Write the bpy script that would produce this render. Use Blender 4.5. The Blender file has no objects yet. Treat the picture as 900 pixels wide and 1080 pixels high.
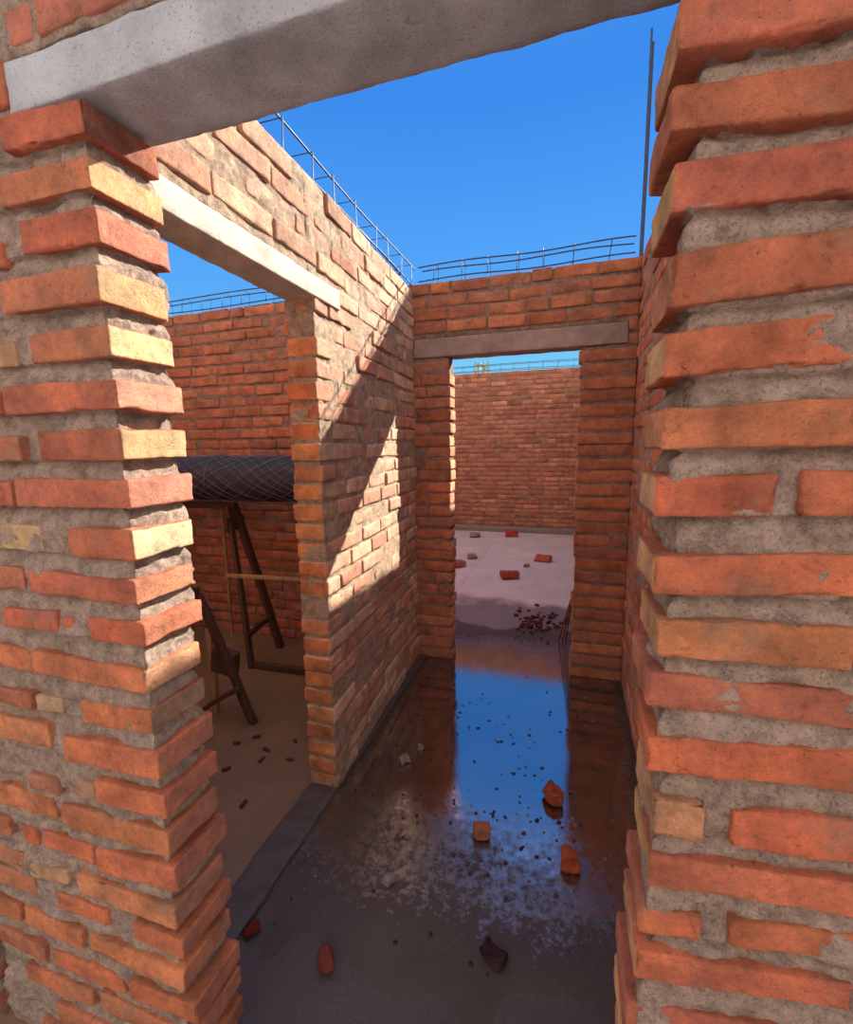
import bpy, math, random
import numpy as np
from mathutils import Matrix, Vector

C = bpy.context.scene.collection
rng = random.Random(11)

# ------------------------------------------------------------------ colour and noise helpers
def lin(c):
    return tuple(((v/255)/12.92 if v/255 <= .04045 else ((v/255+.055)/1.055)**2.4) for v in c)

def _h(ix, iy, iz):
    n = (ix*374761393 + iy*668265263 + iz*1274126177) & 0xffffffff
    n = ((n ^ (n >> 13))*1274126177) & 0xffffffff
    n = ((n ^ (n >> 16))*668265263) & 0xffffffff
    return ((n ^ (n >> 15)) & 0xffff)/32767.5 - 1.0

def vn(P):
    """value noise in -1..1 at points P (n,3)"""
    F = np.floor(P).astype(np.int64); f = P-F; w = f*f*(3-2*f)
    r = 0
    for dx in (0, 1):
        for dy in (0, 1):
            for dz in (0, 1):
                k = (w[:, 0] if dx else 1-w[:, 0])*(w[:, 1] if dy else 1-w[:, 1])*(w[:, 2] if dz else 1-w[:, 2])
                r = r + k*_h(F[:, 0]+dx, F[:, 1]+dy, F[:, 2]+dz)
    return r

def fbm(P, s, o=3):
    r = 0; a = 1.0
    for i in range(o):
        r = r + a*vn(P*s + 17.3*i); s *= 2.1; a *= .5
    return r

# ------------------------------------------------------------------ mesh collector
class MB:
    def __init__(s): s.V = []; s.F = []; s.N = []; s.K = []; s.M = []; s.n = 0
    def add(s, V, F, col=(1, 1, 1), mat=0):
        V = np.asarray(V, float); F = np.asarray(F, np.int64)
        s.V.append(V); s.F.append((F+s.n)); s.n += len(V)
        col = np.asarray(col, float)
        if col.ndim == 1: col = np.tile(col[:3], (len(V), 1))
        s.K.append(col); s.M.append(np.full(len(F), mat))
    def tris_quads(s):
        loops = []; starts = []; tot = []; mats = []; p = 0
        for F, M in zip(s.F, s.M):
            k = F.shape[1]; loops.append(F.ravel()); starts.append(p+np.arange(len(F))*k); p += F.size; mats.append(M)
        return np.concatenate(loops), np.concatenate(starts), np.concatenate(mats)
    def build(s, name, mats, parent=None, smooth=True, loc=None):
        V = np.concatenate(s.V)
        if loc is not None: V = V-np.array(loc)
        L, S, M = s.tris_quads()
        me = bpy.data.meshes.new(name)
        me.vertices.add(len(V)); me.vertices.foreach_set('co', V.astype(np.float32).ravel())
        me.loops.add(len(L)); me.loops.foreach_set('vertex_index', L.astype(np.int32))
        me.polygons.add(len(S)); me.polygons.foreach_set('loop_start', S.astype(np.int32))
        me.polygons.foreach_set('material_index', M.astype(np.int32))
        me.update(calc_edges=True); me.validate()
        me.polygons.foreach_set('use_smooth', np.full(len(me.polygons), smooth))
        at = me.attributes.new('Col', 'FLOAT_COLOR', 'POINT')
        K = np.concatenate(s.K); K = np.hstack([K, np.ones((len(K), 1))])
        at.data.foreach_set('color', K.astype(np.float32).ravel())
        for m in (mats if isinstance(mats, (list, tuple)) else [mats]): me.materials.append(m)
        o = bpy.data.objects.new(name, me); C.objects.link(o)
        if loc is not None: o.location = loc
        if parent: o.parent = parent
        return o

_T = {}
def lattice(nu, nd, nz):
    """surface lattice of a box: integer coords and outward quads"""
    k = (nu, nd, nz)
    if k in _T: return _T[k]
    idx = -np.ones((nu+1, nd+1, nz+1), np.int64); pts = []
    g = np.stack(np.meshgrid(np.arange(nu+1), np.arange(nd+1), np.arange(nz+1), indexing='ij'), -1).reshape(-1, 3)
    m = (g[:, 0] == 0) | (g[:, 0] == nu) | (g[:, 1] == 0) | (g[:, 1] == nd) | (g[:, 2] == 0) | (g[:, 2] == nz)
    pts = g[m]; idx[pts[:, 0], pts[:, 1], pts[:, 2]] = np.arange(len(pts))
    Q = []
    def face(A, flip):
        a, b, c, d = A[:-1, :-1], A[1:, :-1], A[1:, 1:], A[:-1, 1:]
        q = np.stack([a, b, c, d], -1).reshape(-1, 4)
        Q.append(q[:, ::-1] if flip else q)
    face(idx[:, :, 0], True); face(idx[:, :, -1], False)
    face(idx[:, 0, :], False); face(idx[:, -1, :], True)
    face(idx[0, :, :], True); face(idx[-1, :, :], False)
    _T[k] = (pts, np.concatenate(Q)); return _T[k]

def axis(L, r, res):
    n = max(1, int(round((L-2*r)/res)))
    return np.concatenate([[0], np.linspace(r, L-r, n+1), [L]]) if r > 0 else np.linspace(0, L, n+1)

def rbox(L, r, res):
    """rounded box surface, size L=(lu,ld,lz): points, normals, quads"""
    ax = [axis(L[i], min(r, L[i]*.4), res[i] if hasattr(res, '__len__') else res) for i in range(3)]
    P, Q = lattice(len(ax[0])-1, len(ax[1])-1, len(ax[2])-1)
    p = np.stack([ax[i][P[:, i]] for i in range(3)], 1)
    rr = np.array([min(r, l*.4) for l in L]); q = np.clip(p, rr, np.array(L)-rr)
    d = p-q; n = d/np.maximum(np.linalg.norm(d, axis=1, keepdims=True), 1e-9)
    if r > 0: p = q+n*min(rr)
    return p, n, Q

# ------------------------------------------------------------------ materials
def node_mat(name):
    m = bpy.data.materials.new(name); m.use_nodes = True
    nt = m.node_tree; b = nt.nodes['Principled BSDF']
    return m, nt, b

def N(nt, t, **k):
    n = nt.nodes.new(t)
    for a, v in k.items():
        if a in n.inputs.keys(): n.inputs[a].default_value = v
        else: setattr(n, a, v)
    return n

def noise(nt, scale, detail=4, rough=.55, vec=None):
    n = N(nt, 'ShaderNodeTexNoise'); n.inputs['Scale'].default_value = scale
    n.inputs['Detail'].default_value = detail; n.inputs['Roughness'].default_value = rough
    nt.links.new(vec if vec else obj_co(nt), n.inputs['Vector'])
    return n.outputs['Fac']

def obj_co(nt):
    for n in nt.nodes:
        if n.type == 'TEX_COORD': return n.outputs['Object']
    return nt.nodes.new('ShaderNodeTexCoord').outputs['Object']

def ramp(nt, fac, stops):
    r = nt.nodes.new('ShaderNodeValToRGB'); e = r.color_ramp.elements
    e[0].position, e[0].color = stops[0][0], (*stops[0][1], 1)
    e[1].position, e[1].color = stops[-1][0], (*stops[-1][1], 1)
    for p, c in stops[1:-1]:
        x = e.new(p); x.color = (*c, 1)
    nt.links.new(fac, r.inputs['Fac']); return r.outputs['Color']

def g(v): return (v, v, v)

def mix(nt, fac, a, b, blend='MIX'):
    m = nt.nodes.new('ShaderNodeMix'); m.data_type = 'RGBA'; m.blend_type = blend
    for sock, v in ((m.inputs[0], fac), (m.inputs[6], a), (m.inputs[7], b)):
        if isinstance(v, (int, float)): sock.default_value = v
        elif isinstance(v, tuple): sock.default_value = (*v, 1)
        else: nt.links.new(v, sock)
    return m.outputs[2]

def bump(nt, b, h, strength, dist, prev=None):
    n = N(nt, 'ShaderNodeBump'); n.inputs['Strength'].default_value = strength; n.inputs['Distance'].default_value = dist
    nt.links.new(h, n.inputs['Height'])
    if prev: nt.links.new(prev, n.inputs['Normal'])
    nt.links.new(n.outputs['Normal'], b.inputs['Normal']); return n.outputs['Normal']

def mat_brick(name, smear=.5, fine=1.0):
    m, nt, b = node_mat(name)
    a = N(nt, 'ShaderNodeAttribute'); a.attribute_name = 'Col'
    c = a.outputs['Color']
    c = mix(nt, .85, c, ramp(nt, noise(nt, 13*fine, 6, .6), [(.32, g(.60)), (.5, g(1)), (.70, (1.42, 1.30, 1.10))]), 'MULTIPLY')
    c = mix(nt, .9, c, ramp(nt, noise(nt, 70*fine, 8, .8), [(.30, g(.50)), (.47, g(.98)), (.55, g(1.02)), (.75, (1.50, 1.42, 1.32))]), 'MULTIPLY')
    c = mix(nt, ramp(nt, noise(nt, 120*fine, 5, .75), [(.30, g(.75)), (.39, g(0))]), c, (.07, .03, .022))
    c = mix(nt, ramp(nt, noise(nt, 24*fine, 7, .7), [(.57, g(0)), (.72, g(.40))]), c, lin((220, 150, 98)))
    c = mix(nt, ramp(nt, noise(nt, 8*fine, 8, .72), [(.55, g(0)), (.64, g(smear))]), c, lin((164, 142, 122)))
    nt.links.new(c, b.inputs['Base Color']); b.inputs['Roughness'].default_value = .92
    b.inputs['Specular IOR Level'].default_value = .2
    n1 = bump(nt, b, noise(nt, 38*fine, 10, .8), 1, .02)
    bump(nt, b, noise(nt, 300*fine, 4, .7), .7, .004, n1)
    return m

def mat_mortar(name, base, fine=1.0):
    m, nt, b = node_mat(name)
    c = ramp(nt, noise(nt, 30*fine, 10, .78), [(.30, lin([v*.62 for v in base])), (.5, lin(base)), (.70, lin([min(255, v*1.22) for v in base]))])
    c = mix(nt, ramp(nt, noise(nt, 260*fine, 3), [(.33, g(.5)), (.45, g(0))]), c, (.06, .045, .04))
    c = mix(nt, ramp(nt, noise(nt, 400*fine, 2), [(.62, g(0)), (.72, g(.5))]), c, lin((220, 205, 185)))
    nt.links.new(c, b.inputs['Base Color']); b.inputs['Roughness'].default_value = .95
    b.inputs['Specular IOR Level'].default_value = .15
    n1 = bump(nt, b, noise(nt, 60*fine, 10, .8), 1, .02)
    bump(nt, b, noise(nt, 420*fine, 4, .7), .8, .004, n1)
    return m

def mat_concrete(name, base):
    m, nt, b = node_mat(name)
    c = ramp(nt, noise(nt, 9, 6, .6), [(.3, lin([v*.82 for v in base])), (.7, lin([min(255, v*1.1) for v in base]))])
    c = mix(nt, ramp(nt, noise(nt, 240, 3), [(.3, g(.55)), (.42, g(0))]), c, lin((95, 88, 84)))
    c = mix(nt, ramp(nt, noise(nt, 120, 2), [(.66, g(0)), (.76, g(.4))]), c, lin((225, 218, 205)))
    c = mix(nt, ramp(nt, noise(nt, 16, 3), [(.68, g(0)), (.72, g(.35))]), c, lin((110, 100, 95)))
    nt.links.new(c, b.inputs['Base Color']); b.inputs['Roughness'].default_value = .9
    n1 = bump(nt, b, noise(nt, 40, 6, .6), .35, .005)
    bump(nt, b, noise(nt, 200, 7, .8), 1, .007, n1)
    return m

def mat_plain(name, col, rough=.7, metal=0, sc=30, var=.3):
    m, nt, b = node_mat(name)
    c = ramp(nt, noise(nt, sc, 5), [(.3, tuple(v*(1-var) for v in lin(col))), (.7, tuple(min(1, v*(1+var)) for v in lin(col)))])
    nt.links.new(c, b.inputs['Base Color']); b.inputs['Roughness'].default_value = rough; b.inputs['Metallic'].default_value = metal
    bump(nt, b, noise(nt, sc*4, 5), .3, .003)
    return m

def mat_wood(name, col):
    m, nt, b = node_mat(name)
    mp = N(nt, 'ShaderNodeMapping'); mp.inputs['Scale'].default_value = (30, 30, 4)
    nt.links.new(obj_co(nt), mp.inputs['Vector'])
    f = noise(nt, 1.5, 6, .65, mp.outputs['Vector'])
    c = ramp(nt, f, [(.3, tuple(v*.55 for v in lin(col))), (.5, lin(col)), (.75, tuple(v*1.35 for v in lin(col)))])
    nt.links.new(c, b.inputs['Base Color']); b.inputs['Roughness'].default_value = .8
    bump(nt, b, f, .4, .003)
    return m

M_BRICK = mat_brick('brick_near', .45)
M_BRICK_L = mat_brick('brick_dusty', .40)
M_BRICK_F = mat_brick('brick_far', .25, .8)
M_MORT = mat_mortar('mortar_near', (184, 158, 144))
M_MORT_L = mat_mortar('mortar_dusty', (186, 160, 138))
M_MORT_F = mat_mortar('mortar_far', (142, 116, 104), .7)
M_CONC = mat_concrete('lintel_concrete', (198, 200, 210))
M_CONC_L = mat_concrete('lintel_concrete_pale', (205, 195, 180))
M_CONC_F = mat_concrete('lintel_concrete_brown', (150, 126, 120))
M_STEEL = mat_plain('rebar_steel', (52, 56, 78), .6, .4)
M_RUST = mat_plain('rusty_steel', (130, 62, 48), .7, .3)
M_WIRE = mat_plain('galvanised_wire', (112, 108, 118), .45, .7, 50)
M_ROLL = mat_plain('dark_roll', (40, 37, 48), .7, .2, 60)
M_WOOD = mat_wood('dark_wood', (70, 42, 28))
M_WOODY = mat_wood('pale_wood', (150, 116, 82))
M_FRAG = mat_brick('brick_rubble', .12, 1.4)
M_GREY = mat_plain('mortar_lump', (120, 108, 102), .95, 0, 40)
M_LEAF = mat_plain('plant_leaf', (150, 140, 80), .8)
M_DARK = mat_plain('dark_scrap', (60, 42, 34), .9)

def floor_mat(name, dry, damp, wet):
    """bare screed: dry far room, damp doorway, wet corridor; position is that of the place itself"""
    m, nt, b = node_mat(name)
    sx = N(nt, 'ShaderNodeSeparateXYZ'); nt.links.new(obj_co(nt), sx.inputs[0])
    big = noise(nt, 2.2, 6, .6); fine = noise(nt, 60, 6, .7)
    def edge(a, c, wob=.7):
        # smooth mask along the corridor: 0 below a, 1 above c, with a wavering edge
        t = N(nt, 'ShaderNodeMath', operation='MULTIPLY_ADD'); nt.links.new(big, t.inputs[0])
        t.inputs[1].default_value = wob; nt.links.new(sx.outputs['Y'], t.inputs[2])
        r = N(nt, 'ShaderNodeMapRange'); r.interpolation_type = 'SMOOTHSTEP'
        r.inputs['From Min'].default_value = a+wob/2; r.inputs['From Max'].default_value = c+wob/2
        nt.links.new(t.outputs[0], r.inputs['Value']); return r.outputs[0]
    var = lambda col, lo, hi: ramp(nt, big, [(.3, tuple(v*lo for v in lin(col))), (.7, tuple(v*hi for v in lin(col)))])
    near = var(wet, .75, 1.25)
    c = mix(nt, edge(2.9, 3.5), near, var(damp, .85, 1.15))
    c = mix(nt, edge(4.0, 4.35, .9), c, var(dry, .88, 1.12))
    c = mix(nt, edge(.1, .5, .3), var(dry, .9, 1.1), c)  # unseen floor behind the camera, made pale to bounce light onto the lintel soffit
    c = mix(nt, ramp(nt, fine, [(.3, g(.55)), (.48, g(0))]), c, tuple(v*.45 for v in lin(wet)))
    c = mix(nt, ramp(nt, noise(nt, 170, 3), [(.66, g(0)), (.75, g(.35))]), c, lin((165, 145, 125)))
    nt.links.new(c, b.inputs['Base Color'])
    r = N(nt, 'ShaderNodeMapRange'); r.inputs['To Min'].default_value = .5; r.inputs['To Max'].default_value = .9
    nt.links.new(edge(3.3, 4.3), r.inputs['Value']); nt.links.new(r.outputs[0], b.inputs['Roughness'])
    n1 = bump(nt, b, noise(nt, 26, 8, .7), .35, .01)
    bump(nt, b, noise(nt, 190, 5, .7), .5, .003, n1)
    return m

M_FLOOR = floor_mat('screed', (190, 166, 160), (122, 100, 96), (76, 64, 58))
M_FLOOR_L = floor_mat('screed_tan', (128, 102, 84), (120, 94, 72), (118, 90, 64))

def puddle_mat():
    m, nt, b = node_mat('muddy_water')
    deep = ramp(nt, noise(nt, 3, 6, .6), [(.35, lin((34, 26, 22))), (.7, lin((66, 50, 40)))])
    at = N(nt, 'ShaderNodeAttribute'); at.attribute_name = 'Col'      # depth of water stored per vertex: 0 shore, 1 open water
    sp = N(nt, 'ShaderNodeSeparateColor'); nt.links.new(at.outputs['Color'], sp.inputs[0])
    def shoreline(sc, k, lo, hi):
        sub = N(nt, 'ShaderNodeMath', operation='MULTIPLY_ADD'); nt.links.new(noise(nt, sc, 9, .8), sub.inputs[0])
        sub.inputs[1].default_value = -k; nt.links.new(sp.outputs[0], sub.inputs[2])
        o = N(nt, 'ShaderNodeMapRange'); o.inputs['From Min'].default_value = lo; o.inputs['From Max'].default_value = hi
        nt.links.new(sub.outputs[0], o.inputs['Value']); return o
    op = shoreline(30, 1.1, -.30, .24)
    speck = ramp(nt, noise(nt, 26, 8, .75), [(.33, g(.5)), (.38, g(0))])
    ro = N(nt, 'ShaderNodeMapRange'); ro.inputs['To Min'].default_value = .42; ro.inputs['To Max'].default_value = .05
    nt.links.new(op.outputs[0], ro.inputs['Value'])
    ra = N(nt, 'ShaderNodeMath', operation='ADD'); nt.links.new(ro.outputs[0], ra.inputs[0]); nt.links.new(speck, ra.inputs[1])
    nt.links.new(ra.outputs[0], b.inputs['Roughness'])
    shore = ramp(nt, noise(nt, 2.2, 6, .6), [(.3, tuple(v*.75 for v in lin((76, 64, 58)))), (.7, tuple(v*1.25 for v in lin((76, 64, 58))))])
    nt.links.new(mix(nt, op.outputs[0], shore, deep), b.inputs['Base Color'])
    ior = N(nt, 'ShaderNodeMapRange'); ior.inputs['From Min'].default_value = .38; ior.inputs['To Min'].default_value = 1.35; ior.inputs['To Max'].default_value = 4.4
    nt.links.new(op.outputs[0], ior.inputs['Value']); nt.links.new(ior.outputs[0], b.inputs['IOR'])
    bs = N(nt, 'ShaderNodeMapRange'); bs.inputs['To Min'].default_value = .55; bs.inputs['To Max'].default_value = .03
    nt.links.new(op.outputs[0], bs.inputs['Value'])
    bump(nt, b, noise(nt, 110, 8, .75), .06, .004)
    for n in nt.nodes:
        if n.type == 'BUMP': nt.links.new(bs.outputs[0], n.inputs['Strength'])
    return m
M_WATER = puddle_mat()

# ------------------------------------------------------------------ tags
def tag(o, label, cat, group=None):
    o['label'] = label; o['category'] = cat
    if group: o['group'] = group
    return o
def struct(o): o['kind'] = 'structure'; return o
def empty(name, loc, label, cat, group=None):
    o = bpy.data.objects.new(name, None); o.empty_display_size = .1; o.location = loc; C.objects.link(o)
    return tag(o, label, cat, group)

# ------------------------------------------------------------------ masonry
class Frame:
    """u along the wall, d into it from the face, z up"""
    def __init__(s, o, u, into, bend=None): s.o = np.array(o, float); s.u = np.array(u, float); s.i = np.array(into, float); s.bend = bend
    def __call__(s, p):
        d = p[:, 1] + (s.bend(p[:, 0]) if s.bend else 0)
        w = s.o[None, :2] + p[:, :1]*s.u[None] + d[:, None]*s.i[None]
        return np.hstack([w, p[:, 2:3]])
    def flip(s): return (s.u[0]*s.i[1]-s.u[1]*s.i[0]) < 0

def put(mb, fr, p, Q, col, mat):
    mb.add(fr(p), Q[:, ::-1] if fr.flip() else Q, col, mat)

def brick(mb, fr, ua, ub, da, db, za, zb, res, col, endcol=None, r=.006, amp=.0025, seed=0, tilt=(0, 0), proud=0, endside=0):
    """one clay brick; tilt lifts the ub end; endcol tints its header face"""
    L = (ub-ua, db-da, zb-za)
    p, n, Q = rbox(L, r, res)
    s = seed*3.17
    q = p+s
    wob = fbm(q, 12, 2)*amp*.8 + vn(q*80)*amp*.35 + vn(q*170)*amp*.2
    chip = np.maximum(0, vn(q*34+5)-.3)*.010*(np.abs(n).max(axis=1) < .93)
    p2 = p + n*(wob-chip)[:, None]
    t = p[:, 0]/L[0]
    # a brick never sits quite true: slight turn in the joint
    p2[:, 1] += (t-.5)*tilt[0] - proud
    p2[:, 2] += (t-.5)*tilt[1]
    p2 += np.array([ua, da, za])
    c = np.tile(np.array(col), (len(p), 1))
    c *= (1 + .16*vn(q*9+3) + .08*vn(q*31))[:, None]
    if endcol is not None:
        m = (n[:, 0] < -.75) if endside < 0 else (n[:, 0] > .75)
        c[m] = np.array(endcol)*(1+.2*vn(q[m]*22))[:, None]
    put(mb, fr, p2, Q, np.clip(c, 0, 1), 0)

def mortar(mb, fr, u0, u1, d0, d1, z0, z1, res, rec, amp, endrec=.01, sc=16, under=None):
    p, n, Q = rbox((u1-u0-2*endrec, d1-d0-2*rec, z1-z0), 0, res)
    p = p+np.array([u0+endrec, d0+rec, z0])
    eps = 1e-6
    nn = np.zeros_like(p)
    nn[p[:, 0] < u0+endrec+eps, 0] = -1; nn[p[:, 0] > u1-endrec-eps, 0] = 1
    nn[p[:, 1] < d0+rec+eps, 1] = -1; nn[p[:, 1] > d1-rec-eps, 1] = 1
    w = fr(p)
    h = fbm(w, sc, 5)*amp + vn(w*150)*amp*.16
    if under is not None: h = h-under(p[:, 0], p[:, 2])
    p = p + nn*h[:, None]
    top = p[:, 2] > z1-eps
    p[top, 2] += -np.abs(fbm(w[top], 14, 2))*.012
    put(mb, fr, p, Q, (1, 1, 1), 1)

def clay(c, k=.10):
    c = np.array(lin(c)); y = c@np.array([.3, .59, .11])
    c = (c*(1-k)+y*k)*.80+np.array(lin((214, 150, 112)))*.24
    return tuple(np.minimum(c*1.12, .9))

def pick(pal, r, jit=.14):
    c = clay(r.choice(pal)); k = 1+r.uniform(-jit, jit)
    return tuple(min(1, v*k) for v in c)

def fill_course(r, a, b, L, gap, odd):
    if b-a < .33: return [(a, b)]
    out = []; u = a; first = True
    while u < b-1e-4:
        l = L*(.5 if (first and odd) else 1)*r.uniform(.9, 1.08)
        if r.random() < .07: l *= .5
        if u+l+gap > b-.09: l = b-u
        out.append((u, u+l)); u += l+gap*r.uniform(.6, 1.6); first = False
    return out

def brick_wall(mb, fr, t, u0, u1, z0, z1, openings, pal, seed, res=.02, mres=.02, pitch=.079, bh=.062, L=.24, gap=.011,
               rec=.006, amp=.006, proud=.004, endpal=None, ends=.008, r=.006, wav=.0):
    rr = random.Random(seed)
    nc = int(round((z1-z0)/pitch)); pitch = (z1-z0)/nc
    for i in range(nc):
        za = z0+i*pitch+(pitch-bh)*.6*rr.uniform(.5, 1.5); zb = min(z0+(i+1)*pitch-.003, za+bh*rr.uniform(.92, 1.06)); zm = (za+zb)/2
        if i == nc-1: zb = z1
        seg = [(u0, u1, 0, 0)]
        for ua, ub, oa, ob, *lt in openings:
            if oa < zm < ob:
                J = 0 if lt else 1
                ns = []
                for a, b, ea, eb in seg:
                    if ub <= a or ua >= b: ns.append((a, b, ea, eb)); continue
                    if ua > a: ns.append((a, ua, ea, J))
                    if ub < b: ns.append((ub, b, J, eb))
                seg = ns
        for a, b, ea, eb in seg:
            if b-a < .03: continue
            bs = fill_course(rr, a, b, L, gap, i % 2)
            for k, (ua, ub) in enumerate(bs):
                if ub-ua < .02: continue
                if k == 0 and ea: ua -= rr.uniform(-ends, ends)
                if k == len(bs)-1 and eb: ub += rr.uniform(-ends, ends)
                ec = None; es = 0
                if endpal:
                    if k == 0 and ea: ec, es = pick(endpal, rr), -1
                    elif k == len(bs)-1 and eb: ec, es = pick(endpal, rr), 1
                w = wav*math.sin(ua*5+i*.9)
                brick(mb, fr, ua, ub, 0, t, za+w, zb+w, res, pick(pal, rr), ec, r, .0025, rr.random()*90,
                      (rr.uniform(-1, 1)*.006, rr.uniform(-1, 1)*.005), rr.uniform(-1, 1)*proud, es)
    cuts = sorted({u0, u1, *[v for o in openings for v in o[:2] if u0 < v < u1]})
    for a, b in zip(cuts[:-1], cuts[1:]):
        free = [(z0, z1)]
        for ua, ub, oa, ob, *lt in openings:
            if ua < (a+b)/2 < ub:
                nf = []
                for p, q in free:
                    if ob <= p or oa >= q: nf.append((p, q)); continue
                    if oa > p: nf.append((p, oa))
                    if ob < q: nf.append((ob, q))
                free = nf
        for p, q in free:
            def edge(u, sgn):
                # set back at a door jamb, run on into the next block elsewhere
                if abs(u-u0) < 1e-6 or abs(u-u1) < 1e-6: return 0
                for o in openings:
                    if len(o) == 4 and (abs(u-o[0]) < 1e-6 or abs(u-o[1]) < 1e-6) and o[2] < (p+q)/2 < o[3]: return .008
                return -.02
            mortar(mb, fr, a+edge(a, 1), b-edge(b, -1), 0, t, p, q, mres, rec, amp, 0)

PAL_FRONT = [(196, 104, 74), (188, 96, 70), (204, 116, 78), (190, 110, 82), (182, 90, 66), (200, 128, 92)]
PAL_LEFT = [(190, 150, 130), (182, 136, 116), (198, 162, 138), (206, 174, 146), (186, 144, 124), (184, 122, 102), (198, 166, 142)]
PAL_END = [(208, 120, 58), (214, 132, 66), (200, 104, 52), (204, 128, 78), (190, 110, 66), (216, 140, 80)]
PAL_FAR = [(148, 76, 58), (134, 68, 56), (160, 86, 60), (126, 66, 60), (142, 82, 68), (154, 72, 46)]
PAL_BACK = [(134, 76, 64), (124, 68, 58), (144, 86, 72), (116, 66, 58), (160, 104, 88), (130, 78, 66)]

H = 2.5
YF0, T = .597, .135
XLJ, XRJ = -.748, .104

# ---- the front wall with the doorway one looks through
mb = MB()
RED, ORG, BRN, YEL, PALE = (196, 92, 72), (205, 112, 72), (192, 108, 78), (226, 184, 118), (214, 196, 140)
frL = Frame((XLJ, YF0), (-1, 0), (0, 1))
# columns: u far, u near, z bottom/top at far end, z bottom/top at near end, face colour, header colour
HL = [(.178, -.010, 2.001, 2.044, 1.989, 2.047, (190, 88, 68), (150, 70, 62)),
 (.207, -.006, 1.917, 1.960, 1.914, 1.970, (196, 112, 80), (224, 172, 112)), (.44, .225, 1.92, 1.962, 1.918, 1.965, BRN, None),
 (.170, -.004, 1.838, 1.888, 1.835, 1.893, (194, 92, 74), (216, 116, 90)), (.418, .218, 1.825, 1.866, 1.822, 1.864, RED, None),
 (.244, -.004, 1.745, 1.801, 1.741, 1.800, (196, 112, 84), (222, 172, 108)), (.47, .262, 1.75, 1.80, 1.747, 1.80, BRN, None),
 (.193, -.002, 1.655, 1.704, 1.657, 1.710, (188, 110, 82), (222, 204, 132)), (.431, .231, 1.655, 1.70, 1.654, 1.702, (196, 152, 110), None),
 (.269, -.014, 1.567, 1.612, 1.567, 1.625, (196, 98, 78), (220, 140, 112)), (.50, .292, 1.57, 1.615, 1.567, 1.612, RED, None),
 (.200, -.005, 1.479, 1.535, 1.481, 1.534, (190, 98, 76), (220, 178, 112)), (.444, .244, 1.479, 1.527, 1.479, 1.527, BRN, None),
 (.284, -.007, 1.391, 1.442, 1.394, 1.451, (200, 100, 82), (214, 124, 104)), (.50, .296, 1.391, 1.44, 1.391, 1.44, RED, None),
 (.164, -.008, 1.297, 1.349, 1.301, 1.360, (196, 98, 72), (222, 212, 154)), (.432, .232, 1.302, 1.354, 1.302, 1.356, (196, 172, 132), None),
 (.289, -.002, 1.216, 1.264, 1.215, 1.263, (190, 92, 76), (226, 126, 78)), (.50, .305, 1.217, 1.264, 1.217, 1.266, (190, 108, 88), None),
 (.137, -.008, 1.130, 1.176, 1.135, 1.182, (206, 92, 62), (220, 108, 66)), (.375, .216, 1.133, 1.176, 1.143, 1.184, (188, 84, 66), None), (.206, .176, 1.142, 1.176, 1.14, 1.172, (180, 84, 70), None),
 (.302, .002, 1.043, 1.088, 1.038, 1.091, (210, 114, 74), (224, 154, 104)), (.52, .312, 1.04, 1.088, 1.039, 1.091, (206, 110, 66), None),
 (.189, .000, .944, .988, .958, 1.008, (204, 108, 66), (150, 124, 102)), (.314, .242, .952, .986, .956, .994, (198, 168, 132), None), (.52, .33, .95, .99, .95, .99, BRN, None),
 (.251, -.008, .849, .902, .864, .926, (214, 112, 72), (176, 96, 80)), (.489, .289, .862, .917, .870, .925, (206, 124, 78), None),
 (.167, -.014, .773, .819, .778, .836, (208, 106, 68), (186, 96, 78)), (.376, .289, .757, .789, .754, .793, (182, 112, 88), None), (.24, .185, .765, .80, .768, .81, (168, 132, 108), None),
 (.295, -.008, .677, .732, .688, .746, (216, 124, 76), (182, 104, 84)), (.513, .313, .680, .735, .689, .746, (214, 122, 74), None),
 (.201, -.018, .592, .647, .614, .674, (206, 102, 66), (176, 92, 76)), (.368, .218, .606, .648, .602, .647, (208, 100, 62), None), (.438, .390, .601, .646, .602, .649, (206, 96, 60), None), (.668, .468, .605, .65, .61, .655, ORG, None),
 (.272, -.012, .515, .554, .528, .588, (218, 132, 86), (184, 110, 84)), (.438, .308, .503, .542, .522, .556, (196, 156, 116), None), (.649, .449, .515, .56, .521, .565, ORG, None),
 (.116, -.018, .454, .494, .450, .506, (210, 108, 70), (176, 90, 74)), (.353, .200, .450, .491, .448, .489, (214, 108, 66), None), (.630, .430, .449, .5, .449, .505, (198, 116, 82), None),
 (.266, -.012, .360, .406, .371, .421, (220, 128, 82), (182, 100, 76)), (.490, .290, .352, .4, .355, .405, (214, 120, 76), None), (.70, .50, .352, .4, .355, .405, ORG, None),
 (.155, -.030, .281, .322, .288, .340, (212, 110, 68), (172, 88, 70)), (.40, .175, .272, .318, .276, .322, (208, 104, 66), None), (.60, .42, .27, .315, .272, .318, BRN, None),
 (.26, -.02, .200, .246, .204, .252, (206, 116, 76), (176, 96, 76)), (.50, .28, .198, .244, .199, .246, (200, 110, 74), None),
 (.17, -.02, .116, .162, .118, .166, (200, 104, 70), (170, 90, 70)), (.41, .19, .112, .16, .116, .162, BRN, None),
 (.24, -.02, .030, .08, .032, .082, (196, 104, 70), (170, 96, 76)), (.48, .26, .03, .08, .03, .08, BRN, None)]
for i, (ub, ua, a0, a1, b0, b1, c, e) in enumerate(HL):
    brick(mb, frL, ua, ub, -.003, T+rng.uniform(-.004, .008), (a0+b0)/2, (a1+b1)/2, .0065, clay(c), clay(e, .26) if e else None, .0035, .003, i*1.37,
          (rng.uniform(-.006, .006), (a0-b0)*.8), rng.uniform(-.003, .005), -1)
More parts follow.
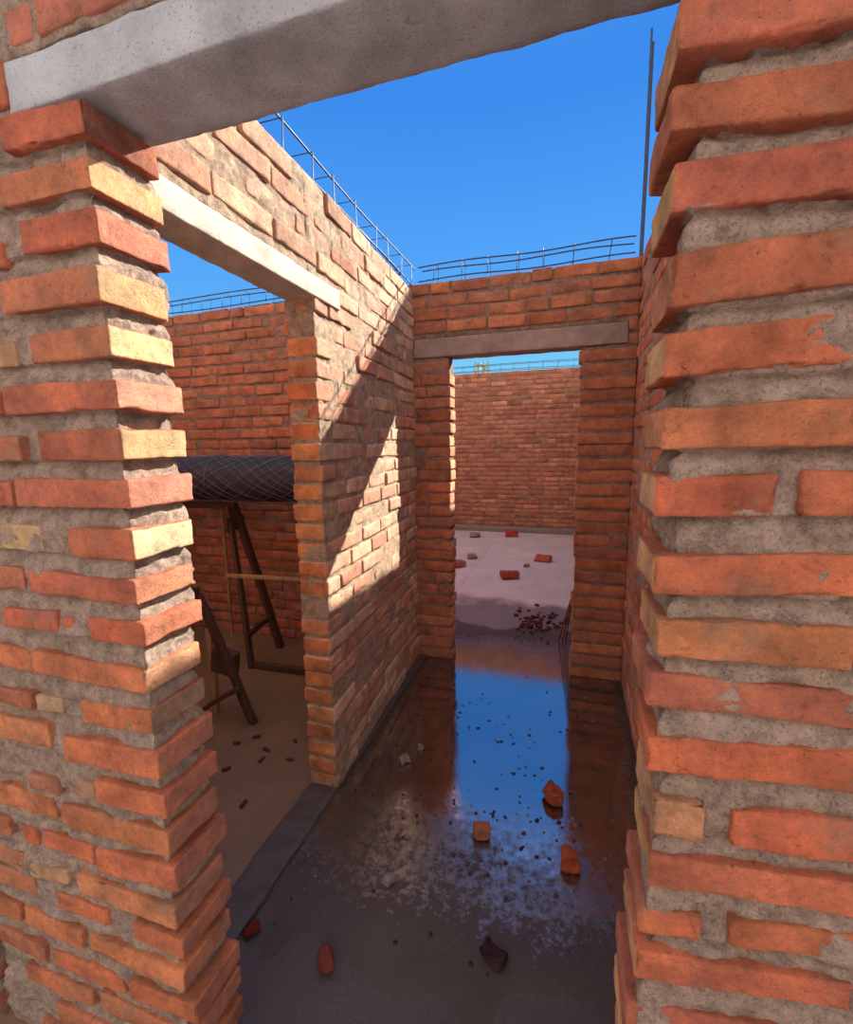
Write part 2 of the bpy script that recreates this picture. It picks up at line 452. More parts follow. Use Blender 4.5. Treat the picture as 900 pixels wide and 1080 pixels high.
lz = sorted({(round((a0+b0)/2, 3), round((a1+b1)/2, 3)) for ub, ua, a0, a1, b0, b1, c, e in HL if ua < .01})
def undercut(courses, slope, k=.010):
    B = np.array([c[0] for c in courses]); Tt = np.array([c[1] for c in courses])
    def f(u, z):
        zz = z-np.clip(u, 0, .5)*np.interp(z, slope[0], slope[1])
        r = np.zeros_like(zz)
        for i in range(len(B)-1):
            lo, hi = Tt[i], B[i+1]
            m = (zz > lo) & (zz < hi); s = (zz[m]-lo)/max(hi-lo, 1e-4)
            r[m] = np.clip((s-.35)/.65, 0, 1)**1.5*k
        return r
    return f
mortar(mb, frL, .007, .62, 0, T, 0, 2.045, .0045, .0055, .0085, .0, 15, undercut(lz, ([0, .5, 1.2, 2.1], [-.05, -.05, 0, 0])))
# the rest of the front wall to the left, out of the picture
brick_wall(mb, frL, T, .66, 2.9, 0, 2.045, [], PAL_FRONT, 3, .03, .03, .085, .056, rec=.006, amp=.005)

frR = Frame((XRJ, YF0), (1, 0), (0, 1))
RC = [(1.957, 1.900, 1.945, 1.890), (1.876, 1.826, 1.856, 1.813), (1.800, 1.746, 1.790, 1.740), (1.710, 1.647, 1.707, 1.656), (1.625, 1.572, 1.627, 1.579),
      (1.538, 1.489, 1.540, 1.492), (1.457, 1.409, 1.464, 1.413), (1.365, 1.311, 1.371, 1.323), (1.283, 1.231, 1.289, 1.240), (1.203, 1.161, 1.214, 1.167),
      (1.121, 1.070, 1.136, 1.085), (1.030, .972, 1.049, .995), (.948, .901, .970, .923), (.856, .815, .887, .847), (.790, .750, .820, .779), (.700, .650, .728, .68),
      (.612, .562, .635, .585), (.525, .475, .545, .495), (.438, .388, .455, .405), (.352, .302, .362, .312), (.265, .215, .272, .222), (.180, .130, .184, .134), (.095, .045, .097, .047)]
# u splits and colours, near to far from the jamb
RS = [[(-.010, .21, (190, 92, 74)), (.225, .46, RED)], [(-.012, .235, (200, 104, 72)), (.25, .47, ORG)], [(-.006, .236, (192, 88, 72)), (.25, .47, (190, 84, 68))], [(-.002, .24, (196, 98, 66)), (.256, .48, BRN)],
      [(-.004, .20, (204, 100, 64)), (.215, .44, RED)], [(-.002, .225, (210, 116, 74)), (.24, .47, ORG)], [(-.004, .118, (204, 90, 62)), (.142, .37, (206, 104, 72))], [(-.002, .235, (200, 98, 68)), (.25, .48, RED)],
      [(.006, .205, (208, 122, 74)), (.215, .44, BRN)], [(.000, .23, (182, 92, 76)), (.25, .48, RED)], [(.003, .26, (214, 98, 60)), (.275, .5, ORG)], [(.015, .075, (206, 142, 102)), (.105, .33, (212, 94, 62))],
      [(.014, .25, (200, 98, 70)), (.265, .49, BRN)], [(.008, .082, (208, 104, 70)), (.116, .34, (210, 106, 66))], [(.006, .25, (208, 100, 70)), (.265, .5, RED)]]
REND = [(216, 160, 120), (206, 120, 92), (226, 178, 118), (214, 140, 100), (226, 182, 128), (216, 140, 94), (226, 176, 124), (224, 168, 120), (222, 160, 104), (206, 120, 92), (212, 110, 76), (210, 160, 116), (216, 170, 96), (206, 122, 92)]
for i, (t0, b0, t1, b1) in enumerate(RC):
    row = RS[i] if i < len(RS) else [(.004+rng.uniform(-.006, .006), (.23 if i % 2 else .12), rng.choice([RED, ORG, BRN])), ((.25 if i % 2 else .14), (.47 if i % 2 else .36), rng.choice([RED, ORG, BRN]))]
    for k, (ua, ub, c) in enumerate(row):
        um = (ua+ub)/2; s = min(um, .3)/.17
        zb_, zt_ = b0+(b1-b0)*s, t0+(t1-t0)*s
        ec = clay(REND[i % len(REND)]) if k == 0 else None
        back = T-.004+(.0 if i > 10 else rng.uniform(-.003, .004))
        brick(mb, frR, ua, ub, -.003, back, zb_, zt_, .0065, clay(c), ec, .0035, .003, 200+i*2.7+k*.9,
              (rng.uniform(-.006, .006), (b1-b0)*(ub-ua)/.17), rng.uniform(-.004, .006), -1)
rz = sorted([(b0, t0) for t0, b0, t1, b1 in RC])
mortar(mb, frR, .018, .40, 0, T, 0, 2.045, .0045, .0050, .009, .0, 15, undercut(rz, ([.3, .75, 1.3, 1.9], [.17, .18, .05, -.06]), .013))
brick_wall(mb, frR, T, .40, 1.9, 0, 2.045, [], PAL_FRONT, 4, .03, .03, .085, .056, rec=.006, amp=.005)
# brickwork over the lintel, and at both ends of it
frT = Frame((-3.65, YF0), (1, 0), (0, 1))
for a, b in ((-3.65, -.905), (.30, 2.0)):
    brick_wall(mb, frT, T, a+3.65, b+3.65, 2.045, 2.135, [], PAL_FRONT, 5, .02, .012, .09, .058)
brick_wall(mb, frT, T, 0, 5.65, 2.135, H, [], [(196, 110, 98), (190, 104, 88), (204, 124, 104)], 7, .014, .012, .09, .06, rec=.004, amp=.007)
struct(mb.build('wall_front', [M_BRICK, M_MORT]))

# ---- long wall left of the passage, doorway near its front end
mb = MB()
frW = Frame((-.925, YF0+T), (0, 1), (-1, 0), bend=lambda u: .06*np.clip((u-.83)/1.32, 0, 1))
YE = 1.56-(YF0+T)
YLE = 1.765-(YF0+T)
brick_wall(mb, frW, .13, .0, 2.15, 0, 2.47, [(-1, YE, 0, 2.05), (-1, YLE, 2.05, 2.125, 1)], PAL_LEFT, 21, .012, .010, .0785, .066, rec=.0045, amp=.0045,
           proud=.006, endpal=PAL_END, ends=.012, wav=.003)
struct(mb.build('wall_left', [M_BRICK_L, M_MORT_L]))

# ---- far wall with the second doorway, running on behind the side room
mb = MB()
frF = Frame((-3.65, 2.88), (1, 0), (0, 1))
o1, o2 = 3.65-.745, 3.65+.045
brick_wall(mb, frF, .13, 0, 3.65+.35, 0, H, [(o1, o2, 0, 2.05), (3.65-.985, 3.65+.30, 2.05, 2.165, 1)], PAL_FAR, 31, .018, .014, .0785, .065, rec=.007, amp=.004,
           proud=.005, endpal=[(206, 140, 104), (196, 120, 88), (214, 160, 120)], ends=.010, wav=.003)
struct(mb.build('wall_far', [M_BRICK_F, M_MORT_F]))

# ---- right wall, and the outer walls
mb = MB()
frX = Frame((.35, YF0+T), (0, 1), (1, 0))
brick_wall(mb, frX, .13, 0, 2.3, 0, H, [], PAL_FRONT, 41, .016, .012, .0785, .062, rec=.004, amp=.006)
brick_wall(mb, frX, .13, 2.3, 7.0, 0, H, [], PAL_BACK, 42, .04, .04, .0785, .062)
struct(mb.build('wall_right', [M_BRICK, M_MORT]))
mb = MB()
frB = Frame((-4.6, 7.7), (1, 0), (0, 1))
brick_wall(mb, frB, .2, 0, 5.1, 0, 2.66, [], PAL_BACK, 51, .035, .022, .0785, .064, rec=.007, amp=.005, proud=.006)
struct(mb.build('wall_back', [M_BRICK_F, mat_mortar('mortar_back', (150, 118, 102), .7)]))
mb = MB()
frS = Frame((-3.65, YF0), (0, 1), (-1, 0))  # unseen outer wall of the side room, put in to block light
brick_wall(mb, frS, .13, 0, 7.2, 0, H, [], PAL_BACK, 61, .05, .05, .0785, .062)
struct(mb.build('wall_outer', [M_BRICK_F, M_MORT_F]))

# ------------------------------------------------------------------ floors
def slab(name, x0, x1, y0, y1, z0, z1, mat, res=.05, r=.004, amp=.002, sc=6):
    p, n, Q = rbox((x1-x0, y1-y0, z1-z0), r, (res, res, .05))
    p = p+np.array([x0, y0, z0])
    p = p+n*(fbm(p, sc, 3)*amp)[:, None]
    m = MB(); m.add(p, Q); return m.build(name, mat)
struct(slab('floor', -1.06, 3.0, -5, 9.0, -.12, -.0015, M_FLOOR, .06))
struct(slab('floor.001', -5.0, -1.06, -5, 2.95, -.12, .004, M_FLOOR_L, .06))
struct(slab('floor.002', -5.0, -1.06, 2.95, 9.0, -.12, -.0015, M_FLOOR, .06))
def strip():
    m = MB(); p, n, Q = rbox((.135, 2.35, .05), .006, (.012, .012, .02))
    p += np.array([-1.062, .55, -.035]); p += n*(fbm(p, 14, 4)*.004)[:, None]
    m.add(p, Q); return m.build('trim_1', floor_mat('footing_strip', (84, 70, 62), (76, 64, 58), (76, 64, 58)))
struct(strip())
struct(slab('baseboard_back', -4.4, .35, 7.58, 7.75, -.02, .085, M_GREY, .05, .01, .006))

# puddle: a thin sheet of water with a ragged shore
def puddle():
    m = MB(); nx, ny = 46, 110
    xs = np.linspace(-.94, .34, nx); ys = np.linspace(.66, 3.75, ny)
    X, Y = np.meshgrid(xs, ys, indexing='ij'); P = np.stack([X.ravel(), Y.ravel(), np.zeros(nx*ny)], 1)
    ex = 1-np.abs((P[:, 0]+.30)/.67)**10; ey = 1-np.abs((P[:, 1]-2.32)/1.42)**2
    d = np.clip(np.minimum(ex, ey), 0, 1)+.18*fbm(P, 4, 3)*np.clip(1-np.minimum(ex, ey), 0, 1)
    d = np.clip(d, 0, 1)
    P[:, 2] = .010*np.clip(d*2.5, 0, 1)-.0105
    idx = np.arange(nx*ny).reshape(nx, ny)
    Q = np.stack([idx[:-1, :-1], idx[1:, :-1], idx[1:, 1:], idx[:-1, 1:]], -1).reshape(-1, 4)
    keep = (d[Q].max(axis=1) > .03); Q = Q[keep]
    u, inv = np.unique(Q, return_inverse=True)
    m.add(P[u]+np.array([0, 0, .004]), inv.reshape(-1, 4), np.repeat(d[u][:, None], 3, 1))
    o = m.build('puddle', M_WATER)
    return tag(o, 'shallow muddy puddle reflecting blue sky along the passage floor', 'puddle')
puddle()

# ------------------------------------------------------------------ lintels
def lintel(x0, x1, y0, y1, z0, z1, mat, label, sag=0, bend=None, ax=0):
    p, n, Q = rbox((x1-x0, y1-y0, z1-z0), .004, .012)
    p = p+np.array([x0, y0, z0]); q = p.copy()
    p = p+n*(fbm(q, 22, 3)*.0018+vn(q*130)*.0007)[:, None]
    t = (q[:, ax]-q[:, ax].min())/np.ptp(q[:, ax])
    p[:, 2] += sag*(4*t*(1-t))
    if bend: p[:, 0] -= bend(q[:, 1])
    m = MB(); m.add(p, Q)
    return tag(m.build('concrete_lintel', mat, loc=((x0+x1)/2, (y0+y1)/2, z0)), label, 'lintel')
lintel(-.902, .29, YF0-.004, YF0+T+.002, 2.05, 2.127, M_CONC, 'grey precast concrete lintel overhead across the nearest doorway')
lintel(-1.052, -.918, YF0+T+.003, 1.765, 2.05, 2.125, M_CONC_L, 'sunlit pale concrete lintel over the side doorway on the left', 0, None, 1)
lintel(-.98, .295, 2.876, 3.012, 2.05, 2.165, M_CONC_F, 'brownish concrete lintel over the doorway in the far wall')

# ------------------------------------------------------------------ tubes
def tube(m, pts, r, n=6, col=(1, 1, 1)):
    pts = np.asarray(pts, float); k = len(pts); V = []
    for i in range(k):
        t = pts[min(i+1, k-1)]-pts[max(i-1, 0)]; t /= np.linalg.norm(t)
        a = np.cross(t, (0, 0, 1) if abs(t[2]) < .9 else (1, 0, 0)); a /= np.linalg.norm(a); b = np.cross(t, a)
        for j in range(n):
            w = 2*math.pi*j/n; V.append(pts[i]+r*(math.cos(w)*a+math.sin(w)*b))
    F = [(i*n+j, i*n+(j+1) % n, (i+1)*n+(j+1) % n, (i+1)*n+j) for i in range(k-1) for j in range(n)]
    m.add(V, F, col)
    for e, rev in ((0, True), ((k-1)*n, False)):
        c = m.n; ring = [e+j for j in range(n)]
        base = len(V)
        m.F.append(np.array([[c-base+ring[j], c-base+ring[(j+1) % n], c-base+ring[(j+2) % n]] for j in range(0)]).reshape(-1, 3).astype(np.int64)) if False else None

def rebar_cage(a, b, w, h, label, step=.2, seed=0, rb=.004, z=0, drop=.0):
    """four long bars tied by square stirrups, lying along a wall top"""
    a = np.array(a, float); b = np.array(b, float); t = b-a; L = np.linalg.norm(t); t /= L
    s = np.array([-t[1], t[0], 0]); r = random.Random(seed)
    root = empty('rebar_cage', a, label, 'rebar')
    for sx in (-1, 1):
        for hz in (0, h):
            ph = r.uniform(0, 6); pts = []
            for i in range(25):
                f = i/24; pts.append(t*L*f + s*(sx*w/2+.004*math.sin(f*7+ph)) + np.array([0, 0, hz+.007*math.sin(f*9+ph)-drop*f]))
            m = MB(); tube(m, pts, rb); m.build('bar', M_STEEL, root)
    k = .1
    while k < L-.03:
        l = r.uniform(-.015, .015); o = t*k - np.array([0, 0, drop*k/L])
        q = [o-s*w*.54+(0, 0, -.008), o-s*w*.54+t*l+(0, 0, h+.01), o+s*w*.54+t*l+(0, 0, h+.01), o+s*w*.54+(0, 0, -.008), o-s*w*.54+(0, 0, -.008)]
        m = MB(); tube(m, q, .0025, 5); m.build('stirrup', M_STEEL, root)
        k += step*r.uniform(.85, 1.15)
    return root
rebar_cage((-1.01, .80, 2.50), (-1.03, 2.93, 2.50), .09, .10, 'rebar cage along the top of the sunlit left wall', .2, 1)
rebar_cage((-.95, 2.945, 2.525), (.315, 2.945, 2.525), .085, .085, 'rebar cage on top of the far wall above its doorway', .17, 2)
rebar_cage((-3.5, 2.945, 2.53), (-1.10, 2.945, 2.53), .085, .085, 'rebar cage on the far wall seen through the left opening under its lintel', .19, 3)
rebar_cage((-4.2, 7.80, 2.70), (.30, 7.80, 2.70), .11, .09, 'rebar cage on the farthest back wall seen through the far doorway', .23, 4)
for i, (x, y, zt, lab) in enumerate(((.338, 2.90, 3.60, 'left one of two upright steel bars beside the near right pier'), (.352, 2.93, 3.56, 'right one of two upright steel bars, nearly hidden by the near right pier'))):
    m = MB(); tube(m, [(x, y, 2.42), (x+.002, y, 2.9), (x+.002, y, zt)], .0055); m.build('steel_bar', M_STEEL, loc=(x, y, 2.42))
    tag(bpy.context.scene.collection.objects[-1] if False else [o for o in C.objects if o.name.startswith('steel_bar')][-1], lab, 'rebar')

# ------------------------------------------------------------------ timber trestles and the roll of wire mesh
def beam(a, b, w, h, mat, name, parent, seed=0, up=(0, 0, 1)):
    """sawn timber from a to b"""
    o = np.array(parent.location) if parent else np.zeros(3)
    a = np.array(a, float)-o; b = np.array(b, float)-o; t = b-a; L = np.linalg.norm(t); t /= L
    s = np.cross(t, up); s /= np.linalg.norm(s); v = np.cross(s, t)
    p, n, Q = rbox((w, h, L), .003, (.02, .02, .06))
    p = p+n*(vn(p*20+seed)*.0015)[:, None]
    p = p-np.array([w/2, h/2, 0])
    bow = .006*np.sin(p[:, 2]/L*math.pi)
    W = a+p[:, :1]*s+(p[:, 1:2]+bow[:, None])*v+p[:, 2:3]*t
    if np.dot(np.cross(s, v), t) < 0: Q = Q[:, ::-1]
    m = MB(); m.add(W, Q); return m.build(name, mat, parent)
t1 = empty('wooden_trestle', (-2.25, 2.56, 0), 'dark timber trestle whose splayed legs hold up the black mesh roll', 'trestle')
beam((-3.05, 2.56, 1.085), (-2.20, 2.56, 1.10), .05, .045, M_WOOD, 'top_beam', t1, 1)
for sx, xt, xf in ((1, -2.245, -2.035), (-1, -2.93, -3.12)):
    beam((xf, 2.395, 0), (xt, 2.53, 1.10), .04, .028, M_WOOD, 'leg', t1, 2, (1, 0, 0))
    beam((xf, 2.725, 0), (xt, 2.59, 1.10), .052, .036, M_WOOD, 'leg', t1, 3, (1, 0, 0))
    beam((xf+.03*-sx, 2.41, .22), (xf+.03*-sx, 2.70, .26), .02, .04, M_WOOD, 'cross_brace', t1, 4)
    beam((xt+.02*sx, 2.47, .97), (xt+.02*sx, 2.65, .97), .025, .10, M_WOOD, 'gusset', t1, 5)
t2 = empty('wooden_trestle', (-2.03, 1.88, 0), 'timber trestle nearest the left doorway, one raked dark leg on the floor', 'trestle')
for fy in (1.87, 1.50):
    beam((-1.605, fy, 0), (-1.905, fy, .71), .038, .035, M_WOOD, 'leg', t2, 6, (0, 1, 0))
    beam((-2.27, fy, 0), (-1.95, fy, .71), .038, .035, M_WOOD, 'leg', t2, 7, (0, 1, 0))
beam((-1.94, 1.44, .72), (-1.94, 1.885, .72), .07, .06, M_WOOD, 'top_beam', t2, 8)
beam((-1.90, 1.91, 0), (-1.888, 1.91, .50), .04, .03, M_WOODY, 'post', t2, 9, (0, 1, 0))['label'] = 'pale yellow upright post'
beam((-1.92, 1.84, .045), (-1.66, 1.84, .215), .018, .025, M_WOOD, 'cross_brace', t2, 10)
beam((-1.88, 1.92, .32), (-1.735, 1.92, .30), .06, .13, M_WOOD, 'gusset', t2, 11)
def board(name, a, b, w, h, mat, label, cat, seed, up=(0, 0, 1)):
    e = bpy.data.objects.new('tmp', None); e.location = ((a[0]+b[0])/2, (a[1]+b[1])/2, min(a[2], b[2]))
    o = beam(a, b, w, h, mat, name, e, seed, up); o.parent = None; o.location = e.location; bpy.data.objects.remove(e)
    return tag(o, label, cat)
board('timber_plank', (-2.02, 2.40, .026), (-1.12, 2.42, .026), .03, .045, M_WOOD, 'brown timber plank lying on the side room floor between trestle and brick pier', 'plank', 14)
beam((-2.24, 2.455, .625), (-1.20, 2.455, .64), .016, .028, M_WOODY, 'rail', t1, 15)['label'] = 'thin pale level rail'
board('timber_post', (-2.545, 2.80, .0), (-2.545, 2.80, 1.12), .016, .02, M_WOODY, 'slim upright post against the side room wall behind the trestles', 'post', 16, (0, 1, 0))

def mesh_roll():
    root = empty('wire_mesh_roll', (-2.25, 2.52, 1.13), 'dark roll of diamond wire mesh lying across the wooden trestle', 'roll')
    x0, x1, R = -1.05, 1.00, .158
    c = np.array([0, -.02, R])
    # rolled body: a spiral sheet, several turns thick
    m = MB(); turns = 3.6; na = 150; nx = 60; V = []
    ang = np.linspace(0, turns*2*math.pi, na); rad = R-.004-(turns*2*math.pi-ang)/(2*math.pi)*.011
    xs = np.linspace(x0, x1, nx)
    for x in xs:
        w = .004*np.sin(x*9+ang*1.0)
        V.append(np.stack([np.full(na, x), c[1]+(rad+w*.5)*np.cos(ang), c[2]+(rad+w*.5)*np.sin(ang)], 1))
    V = np.concatenate(V); idx = np.arange(nx*na).reshape(nx, na)
    m.add(V, np.stack([idx[:-1, :-1], idx[1:, :-1], idx[1:, 1:], idx[:-1, 1:]], -1).reshape(-1, 4))
    m.build('rolled_sheet', M_ROLL, root)
    m = MB(); r = random.Random(8)
    for s in (1, -1):
        for k in range(18):
            ph = 2*math.pi*k/18+r.uniform(-.14, .14); pts = []
            for i in range(70):
                f = i/69; a = ph+s*f*(x1-x0)/R*.62+.04*math.sin(f*40+k)
                pts.append((x0+f*(x1-x0), c[1]+(R+.001)*math.cos(a), c[2]+(R+.001)*math.sin(a)))
            tube(m, pts, .0017, 4)
    m.build('wire_netting', M_WIRE, root)
    m = MB()
    for x in (-.75, 0, .7):
        pts = [(x+.004*math.sin(a*3), c[1]+(R+.003)*math.cos(a), c[2]+(R+.003)*math.sin(a)) for a in np.linspace(0, 2*math.pi, 40)]
        m2 = MB(); tube(m2, pts, .0022, 4); m2.build('tie_wire', M_WIRE, root)
mesh_roll()

# ------------------------------------------------------------------ rubble on the floors
def chunk(name, x, y, size, rot, col, label, cat, seed, mat=None, group=None, z=0.002, rough=.22, tip=0):
    """broken lump: a box knocked out of shape"""
    L = size; p, n, Q = rbox(L, min(L)*.16, min(L)*.16)
    q = p*(.06/max(L))/.06*.05+seed*4.1
    k = min(L)*rough
    p = p+n*((vn(p*(1.4/min(L))+seed*3)*k+vn(p*(4/min(L))+seed)*k*.3))[:, None]
    # one corner broken away on a slanting plane
    v = np.array([math.cos(seed*2.3), math.sin(seed*2.3), .7]); v /= np.linalg.norm(v)
    ctr = np.array(L)/2; d = (p-ctr)@v; lim = .32*np.linalg.norm(np.array(L)*v)+.15*min(L); ov = np.maximum(0, d-lim)
    p = p-ov[:, None]*v*.9
    p -= np.array([L[0]/2, L[1]/2, 0])
    ct, st = math.cos(tip), math.sin(tip)
    p = np.stack([p[:, 0]*ct+p[:, 2]*st, p[:, 1], -p[:, 0]*st+p[:, 2]*ct], 1)
    p[:, 2] -= p[:, 2].min()
    m = MB(); m.add(p, Q, np.array(lin(col))*np.ones((len(p), 1))*(1+.15*vn(p*40+seed))[:, None])
    o = m.build(name, mat or M_FRAG); o.location = (x, y, z); o.rotation_euler = (0, 0, rot)
    return tag(o, label, cat, group)
BF = 'brick_fragment'
chunk(BF, -.028, 1.775, (.055, .085, .05), .7, (190, 92, 66), 'pointed orange brick fragment at right edge of the blue puddle reflection', 'brick piece', 1)
chunk(BF, -.277, 1.515, (.062, .05, .042), .3, (196, 120, 96), 'pinkish brick fragment in the middle of the puddle', 'brick piece', 2)
chunk(BF, .046, 1.482, (.062, .055, .055), .1, (200, 96, 58), 'squarish orange brick chunk on wet floor nearest the right pier', 'brick piece', 3)
chunk(BF, -.637, .955, (.046, .044, .038), .5, (150, 72, 60), 'small dark red brick chip on the floor nearest the camera', 'brick piece', 4)
chunk(BF, -.170, 1.112, (.072, .045, .03), -.5, (70, 44, 46), 'dark wet flake of brick lying in front of the puddle', 'brick piece', 5)
chunk(BF, -.60, 4.93, (.20, .12, .075), .45, (156, 74, 62), 'dark red half brick standing on the pale floor beyond the far doorway, nearest of three', 'brick piece', 6, rough=.08)
chunk(BF, -.29, 5.78, (.22, .13, .07), -.25, (176, 92, 76), 'red half brick on the pale far floor, rightmost of the three beyond the doorway', 'brick piece', 7, rough=.08)
chunk(BF, -.85, 7.24, (.20, .13, .10), .1, (168, 66, 56), 'red brick near the foot of the back wall, farthest of all', 'brick piece', 8, rough=.08)
chunk(BF, -1.27, 5.25, (.18, .12, .07), .9, (176, 104, 88), 'pale red brick half hidden behind the left jamb of the far doorway', 'brick piece', 9, rough=.08)
chunk('mortar_lump', -1.42, 7.05, (.17, .10, .06), .3, (110, 96, 92), 'grey mortar lump by the back wall left of the farthest brick', 'lump', 10, M_GREY)
chunk('mortar_lump', -1.18, 5.70, (.13, .09, .05), .2, (100, 86, 80), 'small grey lump on the pale far floor behind the half hidden brick', 'lump', 11, M_GREY)
chunk('mortar_lump', -.46, 5.45, (.07, .05, .03), .2, (80, 66, 62), 'tiny dark lump between the two bricks on the pale far floor', 'lump', 12, M_GREY)
chunk('mortar_lump', -.705, 1.82, (.045, .035, .028), .8, (140, 122, 112), 'greyish mortar lump left of the puddle near the corridor wall', 'lump', 13, M_GREY)
chunk('mortar_lump', -.66, 1.93, (.03, .025, .02), .2, (120, 100, 90), 'small lump just beyond the greyish mortar lump left of the puddle', 'lump', 14, M_GREY)
chunk('mortar_lump', -.55, 1.24, (.035, .03, .025), 1.2, (70, 56, 52), 'dark round crumb on the damp floor left of centre', 'lump', 15, M_GREY)
chunk(BF, -.90, .97, (.05, .022, .02), 1.0, (150, 52, 44), 'thin red brick chip on the footing strip beside the near left pier', 'brick piece', 16)
# crumbs of brick scattered on the damp floor inside the far doorway
def crumbs(name, x0, x1, y0, y1, n, sz, col, seed, label, cat):
    r = random.Random(seed); m = MB()
    for i in range(n):
        s = sz*r.uniform(.5, 1.3); L = (s*1.4, s, s*.5); p, nn, Q = rbox(L, s*.12, s*.3)
        p = p+nn*(vn(p*40+i*3.3)*s*.2)[:, None]
        a = r.uniform(0, 6.3); x = r.gauss((x0+x1)/2, (x1-x0)/4); y = r.gauss((y0+y1)/2, (y1-y0)/4)
        x = min(max(x, x0), x1)
        p = np.stack([p[:, 0]*math.cos(a)-p[:, 1]*math.sin(a)+x, p[:, 0]*math.sin(a)+p[:, 1]*math.cos(a)+y, p[:, 2]+.002], 1)
        m.add(p, Q, np.array(lin(col))*r.uniform(.5, 1.3))
    o = m.build(name, M_FRAG); o['kind'] = 'stuff'; return tag(o, label, cat)
crumbs('brick_crumbs', -.42, .02, 3.4, 4.05, 90, .022, (96, 40, 40), 5, 'scatter of dark red brick crumbs on damp floor beyond the far doorway', 'crumbs')
crumbs('grit', -.85, .30, .95, 2.75, 170, .009, (84, 66, 56), 6, 'fine brick grit scattered over the wet passage floor', 'grit')
# dry scraps on the side room floor
sp = [(230, 799), (258, 783), (278, 797), (279, 812), (238, 832), (309, 780), (310, 806), (272, 865), (247, 886)]
XY = [(-1.575, 1.70), (-1.508, 1.77), (-1.395, 1.70), (-1.37, 1.63), (-1.49, 1.53), (-1.295, 1.80), (-1.24, 1.67), (-1.27, 1.38), (-1.34, 1.28)]
proto = None
for i, (x, y) in enumerate(XY):
    if proto is None:
        proto = chunk('brick_scrap', x, y, (.036, .013, .008), .5, (66, 44, 34), 'thin dark scrap lying on the tan side room floor', 'scrap', 21, M_DARK, 'dark scraps on the side room floor', .006)
    else:
        o = proto.copy(); C.objects.link(o); o.location = (x, y, .006); o.rotation_euler = (0, 0, rng.uniform(0, 3)); s = rng.uniform(.7, 1.2); o.scale = (s, s, s)
# reddish rods leaning behind the right jamb of the far doorway
for i, (x, dx, lab) in enumerate(((.028, -.045, 'leftmost of three rusty rods leaning behind the far doorway right jamb'), (.036, -.026, 'middle one of three rusty rods leaning behind the far doorway right jamb'), (.042, -.008, 'rightmost of three rusty rods leaning behind the far doorway right jamb'))):
    m = MB(); y0 = 3.38+i*.03
    tube(m, [(x+dx-.02, y0, .0), (x+dx*.5, y0-.127, .235), (x+.02, y0-.255, .47)], .0055)
    o = m.build('steel_rod', M_RUST, loc=(x+dx-.02, y0, 0)); tag(o, lab, 'rod')

# weeds seen above the back wall
def weed(x, y, z0, hgt, seed, label):
    r = random.Random(seed); root = empty('tall_weed', (x, y, 0), label, 'plant')
    m = MB(); l = MB()
    for k in range(5):
        a = r.uniform(-.3, .3); b = r.uniform(-.15, .15)
        top = np.array([a, b, z0+hgt*r.uniform(.7, 1)])
        pts = [np.array([0, 0, 0.0]), np.array([a*.3, b*.3, z0*.6]), np.array([a*.7, b*.7, z0*.95]), top]
        tube(m, pts, .012, 5)
        for j in range(26):
            f = r.uniform(.75, 1.0); c0 = pts[2]+(top-pts[2])*((f-.75)/.25)
            d = np.array([r.uniform(-1, 1), r.uniform(-1, 1), r.uniform(.2, 1.2)]); d /= np.linalg.norm(d)
            s = np.cross(d, (0, 0, 1)); s /= max(np.linalg.norm(s), .01); Lf = r.uniform(.08, .16); w = .02
            l.add([c0, c0+d*Lf*.5+s*w, c0+d*Lf, c0+d*Lf*.5-s*w], [[0, 1, 2, 3]])
    m.build('stem', M_LEAF, root); l.build('leaf', M_LEAF, root)['kind'] = 'stuff'
weed(-2.15, 12, 3.1, .50, 1, 'pale yellowish weed tops, the taller tuft over the far back wall')
weed(-3.05, 12.9, 3.08, .38, 2, 'lower tuft of pale weeds over the far back wall, left of the taller one')

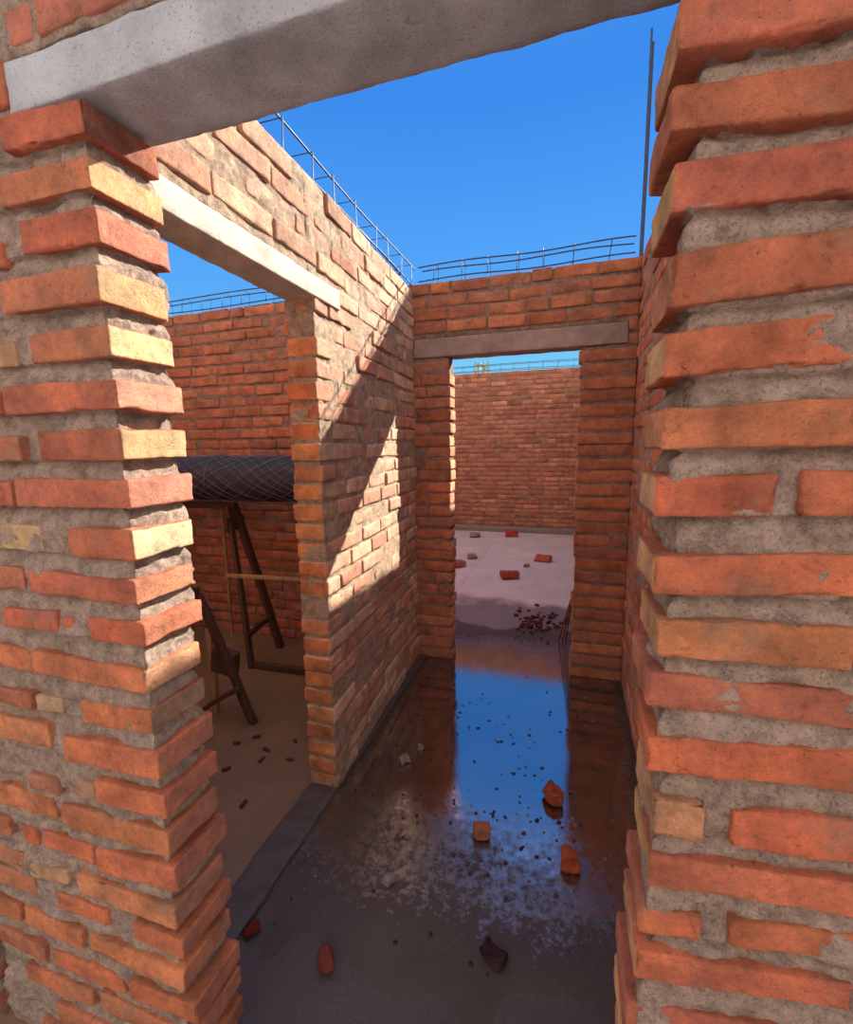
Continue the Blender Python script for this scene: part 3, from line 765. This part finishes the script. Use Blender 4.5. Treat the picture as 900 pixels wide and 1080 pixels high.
# ------------------------------------------------------------------ sky with added fill light, and sun
W = bpy.data.worlds.new('sky'); bpy.context.scene.world = W; W.use_nodes = True
nt = W.node_tree; bg = nt.nodes['Background']
tc = nt.nodes.new('ShaderNodeTexCoord'); sx = nt.nodes.new('ShaderNodeSeparateXYZ'); nt.links.new(tc.outputs['Generated'], sx.inputs[0])
blue = ramp(nt, sx.outputs['Z'], [(0, (.55, .8, .9)), (.13, (.22, .66, .95)), (.26, (.11, .43, .95)), (.36, (.085, .37, .95)), (.56, (.045, .26, .85)), (.66, (.06, .28, .85)), (.82, (.50, .64, 1.1)), (1, (.70, .82, 1.25))])  # top stops brightened out of view, added fill for the inner walls
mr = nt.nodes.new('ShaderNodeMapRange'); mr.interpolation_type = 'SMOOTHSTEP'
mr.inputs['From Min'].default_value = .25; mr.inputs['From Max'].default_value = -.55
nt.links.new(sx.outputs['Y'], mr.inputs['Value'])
rear_fill = ramp(nt, sx.outputs['Z'], [(0, (1.72, 1.50, 1.27)), (.4, (1.72, 1.53, 1.34)), (1, (1.3, 1.25, 1.3))])  # added warm glow behind the camera, an invented fill to brighten the near bricks
nt.links.new(mix(nt, mr.outputs[0], blue, rear_fill), bg.inputs['Color']); bg.inputs['Strength'].default_value = 1.0
sun = bpy.data.lights.new('sun', 'SUN'); sun.energy = 18; sun.color = (1, .94, .80); sun.angle = math.radians(.6)
so = bpy.data.objects.new('sun', sun); C.objects.link(so)
so.rotation_euler = Vector((-1, -1.72, -1.30)).to_track_quat('-Z', 'Y').to_euler(); so.location = (3, 6, 6)

# ------------------------------------------------------------------ camera
yaw, pit, rol = map(math.radians, (17.6, -8.55, -.9))
f = Vector((-math.sin(yaw)*math.cos(pit), math.cos(yaw)*math.cos(pit), math.sin(pit)))
r = Vector((math.cos(yaw), math.sin(yaw), 0)); u = r.cross(f)
r2 = r*math.cos(rol)+u*math.sin(rol); u2 = -r*math.sin(rol)+u*math.cos(rol)
cam = bpy.data.cameras.new('camera'); co = bpy.data.objects.new('camera', cam); C.objects.link(co)
mw = Matrix((r2, u2, -f)).transposed().to_4x4(); mw.translation = (0, 0, 1.5); co.matrix_world = mw
cam.sensor_fit = 'HORIZONTAL'; cam.sensor_width = 36; cam.lens = 475/900*36; cam.clip_start = .05
sc = bpy.context.scene; sc.camera = co
vs = sc.view_settings; vs.view_transform = 'Standard'; vs.look = 'None'; vs.exposure = 0; vs.gamma = 1; vs.use_curve_mapping = False
sc.cycles.max_bounces = 10; sc.cycles.diffuse_bounces = 6
